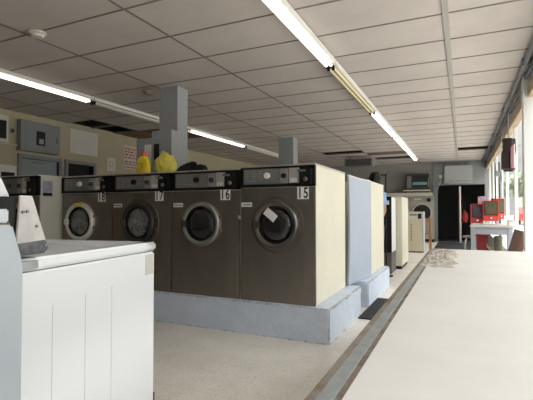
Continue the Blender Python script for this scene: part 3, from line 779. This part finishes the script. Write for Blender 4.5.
# ---------------------------------------------------------------- table with vending machines
TZ = .85
t = thing('table', 'white table with pale lilac legs beyond the counter by the windows', 'table', (.455, 8.0, 0), R(-4))
MB().box(-.31, .322, -.52, .52, TZ - .035, TZ, .006).build('table_top', M['table'], t)
ap = MB(); ap.box(-.28, .27, -.48, -.455, TZ - .15, TZ - .034, .004); ap.box(-.28, .27, .455, .48, TZ - .15, TZ - .034); ap.box(-.28, -.255, -.47, .47, TZ - .15, TZ - .034); ap.box(.245, .27, -.47, .47, TZ - .15, TZ - .034)
ap.build('apron', M['table_leg'], t)
for x in (-.265, .255):
    for y in (-.46, .46): MB().box(x - .035, x + .035, y - .035, y + .035, 0, TZ - .034, .004).build('leg', M['table_leg'], t)

def vending(label, loc, rz_, w, h_, dm, stand=.06, d=.14, front=True):
    t = thing('toy_vending_machine', label, 'vending machine', loc, rz_, 'red toy vending machines on the table')
    MB().box(-w / 2, w / 2, -d / 2, d / 2, stand, stand + h_, .006).build('body', M['red'], t)
    MB().box(-w / 2 + .012, w / 2 - .012, -d / 2 - .006, -d / 2 + .001, stand + h_ * .28, stand + h_ - .012, .003).build('window', M['black'], t)
    MB().box(-w / 2 + .022, w / 2 - .022, -d / 2 - .010, -d / 2 - .005, stand + h_ * .32, stand + h_ - .022).build('toys', dm, t)
    MB().lathe([(0, .02), (.014, .02), (.018, 0)], (0, -d / 2, stand + h_ * .14), n=16).build('coin_knob', M['chrome'], t)
    for sx in (-1, 1):
        for sy in (-1, 1): MB().cyl((sx * (w / 2 - .015), sy * (d / 2 - .015), 0), (sx * (w / 2 - .015), sy * (d / 2 - .015), stand + .01), .008, n=10).build('leg', M['chrome'], t)
    return t
vending('red toy vending machine with a green and red window, front of the table group', (.415, 7.72, TZ), R(4), .22, .33, M['display'])
vending('red toy vending machine at the left of the table group', (.225, 7.95, TZ), R(6), .18, .32, M['display2'], .02)
vending('red toy vending machine at the window side of the table group', (.535, 7.95, TZ), R(35), .15, .34, M['display'], .09)
t = thing('display_card', 'violet and white picture card standing above the red toy machines', 'card', (.32, 8.08, TZ))
MB().box(-.07, .07, -.004, .004, .33, .47, .002).build('card', M['violet'], t); MB().cyl((0, 0, .0), (0, 0, .34), .008).build('stem', M['chrome'], t); MB().lathe([(0, 0), (.05, 0), (.05, .008), (.008, .012)], (0, 0, 0), 'z', 20).build('foot', M['chrome'], t)
t = thing('small_box', 'small grey box on the window end of the white table', 'box', (.70, 7.66, TZ))
MB().box(-.045, .045, -.08, .08, 0, .07, .004).build('body', M['cream_grey'], t); MB().box(-.047, .047, -.082, .082, .055, .075, .003).build('lid', M['dial'], t)

t = thing('metal_stool', 'tubular metal stool in front of the dark doorway left of the table', 'stool', (.16, 8.95, 0))
MB().lathe([(0, .56), (.15, .56), (.16, .58), (.15, .60), (0, .605)], (0, 0, 0), 'z', 28).build('seat', M['charcoal'], t)
for k in range(4):
    a = R(45 + 90 * k); MB().tube([(.12 * math.cos(a), .12 * math.sin(a), .57), (.15 * math.cos(a), .15 * math.sin(a), .50), (.18 * math.cos(a), .18 * math.sin(a), .0)], .013).build('leg', M['chrome'], t)
t = thing('storage_crate', 'red plastic crate under the white table', 'crate', (.30, 8.15, 0))
MB().box(-.07, .07, -.16, .16, .0, .66, .01).build('body', mat('dark_red_crate', (.30, .02, .02), .5), t); MB().box(-.08, .08, -.17, .17, .62, .67, .006).build('rim', mat('dark_red_crate', (.30, .02, .02), .5), t)
t = thing('waste_bin', 'olive cylindrical bin under the window end of the table', 'bin', (.54, 7.95, 0))
t.scale = (.75, .75, 1)
MB().lathe([(0, 0), (.075, 0), (.085, .62), (.09, .63), (.09, .645), (.08, .645), (.07, .02)], (0, 0, 0), 'z', 28).build('body', M['olive'], t); MB().lathe([(0, .665), (.05, .66), (.088, .648)], (0, 0, 0), 'z', 28).build('lid', M['olive'], t)

t = thing('leaning_board', 'dark brown wooden board leaning against the window wall past the counter', 'board', (.525, 6.75, 0), 0)
mx = Matrix.Rotation(R(15), 4, 'Y')
MB().box(-.085, .085, -.02, .02, .03, .83, .005, mx=mx).build('board', M['wood_dark'], t)
MB().box(.02, .075, -.026, -.02, .06, .80, .002, mx=mx).build('inset_panel', mat('brown_inset', (.11, .05, .03), .5, var=.3, scale=7), t)

# pipes high on the window wall
for k, (x, z, r_, lab) in enumerate(((.655, 2.715, .026, 'thick grey conduit pipe under the ceiling along the windows, aisle side'), (.725, 2.70, .021, 'thinner grey conduit pipe under the ceiling nearest the window header'))):
    t = thing('conduit', lab, 'pipe', (x, 6.4, z))
    MB().cyl((0, -9.3, 0), (0, 9.3, 0), r_, n=16).build('pipe', M['pipe'], t)
    for y in (-6, -3.5, -1, 1.5, 4, 6.5): MB().box(-r_ - .008, r_ + .008, y - .015, y + .015, -r_ - .004, CEIL - z - .0065).build('strap', M['pipe'], t)
t = thing('hanging_garment', 'dark brown garment with a pink striped edge hanging by the windows', 'garment', (.60, 6.75, 0))
mx = Matrix.Translation((0, 0, 1.855)) @ Matrix.Diagonal((1.05, .9, .80, 1)) @ Matrix.Rotation(R(7), 4, 'X') @ Matrix.Rotation(R(-14), 4, 'Z')
bm = bmesh.new(); bmesh.ops.create_cube(bm, size=1); bmesh.ops.subdivide_edges(bm, edges=list(bm.edges), cuts=14, use_grid_fill=True)
for v in bm.verts:
    x, y, z = v.co
    v.co = Vector((x * .09 + .018 * math.sin(z * 5 + y * 14), y * .30 * (1 - .12 * z), z * .52 - .03 * math.cos(y * 6)))
MB().merge(bm, mx).build('cloth', M['maroon'], t)
e = MB()
for k, x in enumerate((.052, .066, .08)): e.box(x, x + .010, -.17, -.10, -.22, .14 + .02 * k, .003, mx=mx)
e.build('striped_edge', M['pink'], t)
e = MB(); e.tube([(.0, 0, 2.05), (0, 0, 2.42), (.03, 0, 2.69)], .006); e.build('hanger_hook', M['pipe'], t)
t = thing('window_chain', 'thin chain loop hanging in front of the windows below the brown garment', 'chain', (.66, 8.7, 0))
c_ = MB(); c_.tube([(0, 0, 2.68), (0, .02, 2.0), (.0, .08, 1.80)], .006); c_.tube([(0, .08, 1.80), (0, .16, 1.70), (0, .10, 1.60), (0, .02, 1.66), (0, .08, 1.80)], .008); c_.tube([(0, .09, 1.6), (0, .09, 1.15)], .006)
c_.build('links', M['pipe'], t)
t = thing('sensor_box', 'small grey box on the window post beyond the brown garment', 'sensor', (.755, 10.7, 1.84))
MB().box(-.09, .035, -.05, .05, 0, .10, .004).build('body', M['pipe'], t)
MB().cyl((-.04, 0, .1), (-.04, 0, .125), .02).build('sensor_cap', M['charcoal'], t)

# ---------------------------------------------------------------- person behind the rear washer
def skin_obj(name, verts, edges, m, parent=None, sub=2, root=0):
    me = bpy.data.meshes.new(name); me.from_pydata([v[:3] for v in verts], edges, []); me.materials.append(m)
    o = bpy.data.objects.new(name, me); COL.objects.link(o)
    md = o.modifiers.new('Skin', 'SKIN'); md.use_smooth_shade = True
    sv = me.skin_vertices[0].data
    for k, v in enumerate(verts):
        r_ = v[3]; sv[k].radius = r_ if isinstance(r_, tuple) else (r_, r_)
        sv[k].use_root = (k == root)
    s_ = o.modifiers.new('Subdivision', 'SUBSURF'); s_.levels = s_.render_levels = sub
    if parent is not None: o.parent = parent
    return o
t = thing('person', 'person in a light blue shirt with dark hair behind the rear cream washer', 'person', (-1.265, 6.82, 0), R(48))
t.scale = (.95, .95, .955)
V = [(0, 0, .93, (.15, .11)), (0, 0, 1.10, (.125, .095)), (0, 0, 1.28, (.155, .105)), (0, -.01, 1.42, (.12, .085)), (0, .0, 1.50, .052), (0, .01, 1.56, .055)]
E_ = [(0, 1), (1, 2), (2, 3), (3, 4), (4, 5)]
def limb(start, pts):
    a = start
    for p_ in pts: V.append(p_); E_.append((a, len(V) - 1)); a = len(V) - 1
    return a
hand = {}
for s in (-1, 1):
    limb(0, [(s * .10, 0, .84, .085), (s * .105, .01, .50, .055), (s * .105, -.015, .34, .056), (s * .105, -.02, .10, .036), (s * .108, -.01, .045, .036), (s * .115, .12, .03, .028)])
    hand[s] = limb(3, [(s * .165, 0, 1.40, .052), (s * .19, -.01, 1.13, .04), (s * .185, .10, .92, .03), (s * .183, .13, .86, .026), (s * .182, .16, .80, .026)])
body = skin_obj('body', V, E_, M['skin'], t)
for s in (-1, 1):
    for f, (dx, ln) in enumerate(((-.026, .070), (-.009, .080), (.008, .076), (.024, .060))):
        bx, by, bz = s * .182, .155 + dx * .6, .805
        skin_obj('finger', [(bx, by - .0, bz, .009), (bx, by + .012, bz - ln * .5, .009), (bx - s * .014, by + .018, bz - ln, .007)], [(0, 1), (1, 2)], M['skin'], body, 1)
    skin_obj('thumb', [(s * .175, .165, .835, .010), (s * .160, .20, .80, .010), (s * .158, .205, .77, .008)], [(0, 1), (1, 2)], M['skin'], body, 1)
hd = MB(); hd.ball((0, .02, 1.635), .098, 24, (.82, 1.0, 1.18))
hd.ball((0, .118, 1.625), .016, 10, (.8, 1.1, 1.5))
for s in (-1, 1): hd.ball((s * .082, .01, 1.63), .026, 10, (.35, .8, 1.2))
hd.build('head', M['skin'], body)
ey = MB()
for s in (-1, 1): ey.ball((s * .032, .105, 1.652), .012, 10)
ey.build('eye', M['paper'], body)
MB().ball((0, .112, 1.575), .02, 10, (1.3, .35, .4)).build('mouth', M['red_cloth'], body)
hr = lump('hair', M['hair'], (0, 0, 0), (.105, .112, .155), None, None, 13, .16, 7); hr.parent = t; hr.location = (0, -.022, 1.515)
SV = [(0, 0, .86, (.175, .13)), (0, 0, 1.10, (.145, .112)), (0, 0, 1.28, (.172, .12)), (0, -.01, 1.425, (.13, .095)), (0, -.005, 1.475, .066)]
SE = [(0, 1), (1, 2), (2, 3), (3, 4)]
for s in (-1, 1):
    k = len(SV); SV += [(s * .17, 0, 1.405, .066), (s * .19, -.005, 1.20, .056)]; SE += [(3, k), (k, k + 1)]
skin_obj('shirt', SV, SE, M['shirt'], t)
KV = [(0, 0, .97, (.165, .122)), (-.10, 0, .83, .10), (-.107, .01, .58, .078), (.10, 0, .83, .10), (.107, .01, .58, .078)]
skin_obj('shorts', KV, [(0, 1), (1, 2), (0, 3), (3, 4)], M['shorts'], t)
t = thing('pole', 'thin dark pole with a short crossbar next to the person in blue', 'pole', (-1.14, 7.15, 0))
MB().cyl((0, 0, .01), (0, 0, 1.67), .010).build('shaft', M['black'], t); MB().tube([(-.16, 0, 1.67), (.0, 0, 1.67), (.02, 0, 1.69)], .011).build('crossbar', M['black'], t)
MB().lathe([(0, 0), (.11, 0), (.11, .012), (.02, .03)], (0, 0, 0), 'z', 20).build('foot', M['black'], t)

# ---------------------------------------------------------------- outdoors
struct(MB().box(XR + .12, 40, -30, 110, -.16, -.10).build('ground', M['ground'], smooth=False))
t = thing('house', 'pale house with a grey roof beyond the windows', 'house', (10.2, 62, -.1))
MB().box(-3.5, 4.5, -4, 4, 0, 4.2).build('wall', M['siding'], t, smooth=False)
MB().prism([(-4.1, 4.0), (5.1, 4.0), (.5, 6.9)], 'xz', -4.5, 4.5).build('roof', M['roof'], t, smooth=False)
for x in (-2.0, 2.4): MB().box(x - .6, x + .6, -4.05, -3.99, 1.2, 2.8).build('window', M['charcoal'], t)
def tree(x, y, hh, r_, seed, label):
    t = thing('tree', label, 'tree', (x, y, -.1), 0, 'trees outside')
    MB().cyl((0, 0, 0), (0, 0, hh * .6), .16, .09, 10).build('trunk', M['bark'], t)
    rnd = random.Random(seed); mb = MB()
    b2 = bmesh.new()
    for k in range(1400):
        th, ph, rr = rnd.uniform(0, 6.283), math.acos(rnd.uniform(-1, 1)), r_ * rnd.uniform(.35, 1) ** .5 * (0.8 + .3 * noise.noise(Vector((k * .13, seed, 0))))
        c = Vector((rr * math.sin(ph) * math.cos(th), rr * math.sin(ph) * math.sin(th), hh * .68 + rr * .9 * math.cos(ph)))
        a = Vector((rnd.gauss(0, 1), rnd.gauss(0, 1), rnd.gauss(0, 1))).normalized(); bq = a.orthogonal().normalized(); s_ = rnd.uniform(.10, .22)
        b2.faces.new([b2.verts.new(c + a * s_), b2.verts.new(c + bq * s_ * .6), b2.verts.new(c - a * s_), b2.verts.new(c - bq * s_ * .6)])
    mb.merge(b2); mb.build('crown', M['leaf'], t, smooth=False)
tree(5.2, 44, 5.2, 1.7, 1, 'leafy green tree outside, nearest the front of the pale house')
tree(4.2, 58, 6.0, 2.0, 2, 'leafy green tree outside, beside the far end of the street')
tree(9.0, 46, 5.0, 1.8, 3, 'leafy green tree outside, to the right of the house front')
t = thing('car', 'red car parked outside in front of the pale house', 'car', (5.0, 41, -.1))
MB().prism([(-2.1, .35), (2.1, .35), (2.15, .8), (1.3, .95), (.7, 1.4), (-1.0, 1.42), (-1.6, .98), (-2.15, .9)], 'yz', -.85, .85, .06).build('body', M['red'], t)
MB().prism([(1.2, .98), (.68, 1.36), (-.95, 1.37), (-1.5, 1.0)], 'yz', -.86, .86).build('window', M['dark_glass'], t)
for sx in (-1, 1):
    for y in (-1.3, 1.3): MB().cyl((sx * .70, y, .32), (sx * .87, y, .32), .32, n=24).build('wheel', M['rubber'], t)

# ---------------------------------------------------------------- light
w = bpy.data.worlds.new('overcast_sky'); SC.world = w; w.use_nodes = True
N = w.node_tree.nodes; L = w.node_tree.links
bg = N['Background']
tcw = N.new('ShaderNodeTexCoord'); sx = N.new('ShaderNodeSeparateXYZ'); L.new(tcw.outputs['Generated'], sx.inputs[0])
SKY_H, SKY_Z = .95, 5.6
mr = N.new('ShaderNodeMapRange'); mr.interpolation_type = 'SMOOTHSTEP'
mr.inputs['From Min'].default_value = .08; mr.inputs['From Max'].default_value = .75
mr.inputs['To Min'].default_value = SKY_H; mr.inputs['To Max'].default_value = SKY_Z
L.new(sx.outputs['Z'], mr.inputs['Value']); L.new(mr.outputs['Result'], bg.inputs['Strength'])
bg.inputs['Color'].default_value = (1.0, .965, .95, 1)
sun = bpy.data.lights.new('sun', 'SUN'); so = bpy.data.objects.new('sun', sun); COL.objects.link(so)
sun.energy = 5.8; sun.color = (1, .95, .87); sun.angle = R(3); so.rotation_euler = (R(38), R(6), 0)
SC.view_settings.view_transform = 'Standard'; SC.view_settings.look = 'None'; SC.view_settings.gamma = 1
SC.view_settings.use_curve_mapping = False
SC.view_settings.exposure = 0.0

# ---------------------------------------------------------------- camera
cam = bpy.data.cameras.new('camera'); co = bpy.data.objects.new('camera', cam); COL.objects.link(co)
cam.sensor_fit = 'HORIZONTAL'; cam.sensor_width = 36; cam.lens = 36 * 421 / 533
cam.clip_start = .02; cam.clip_end = 300
co.location = (0, 0, H); co.rotation_euler = (R(90 + 1.43), 0, R(24.9))
SC.camera = co
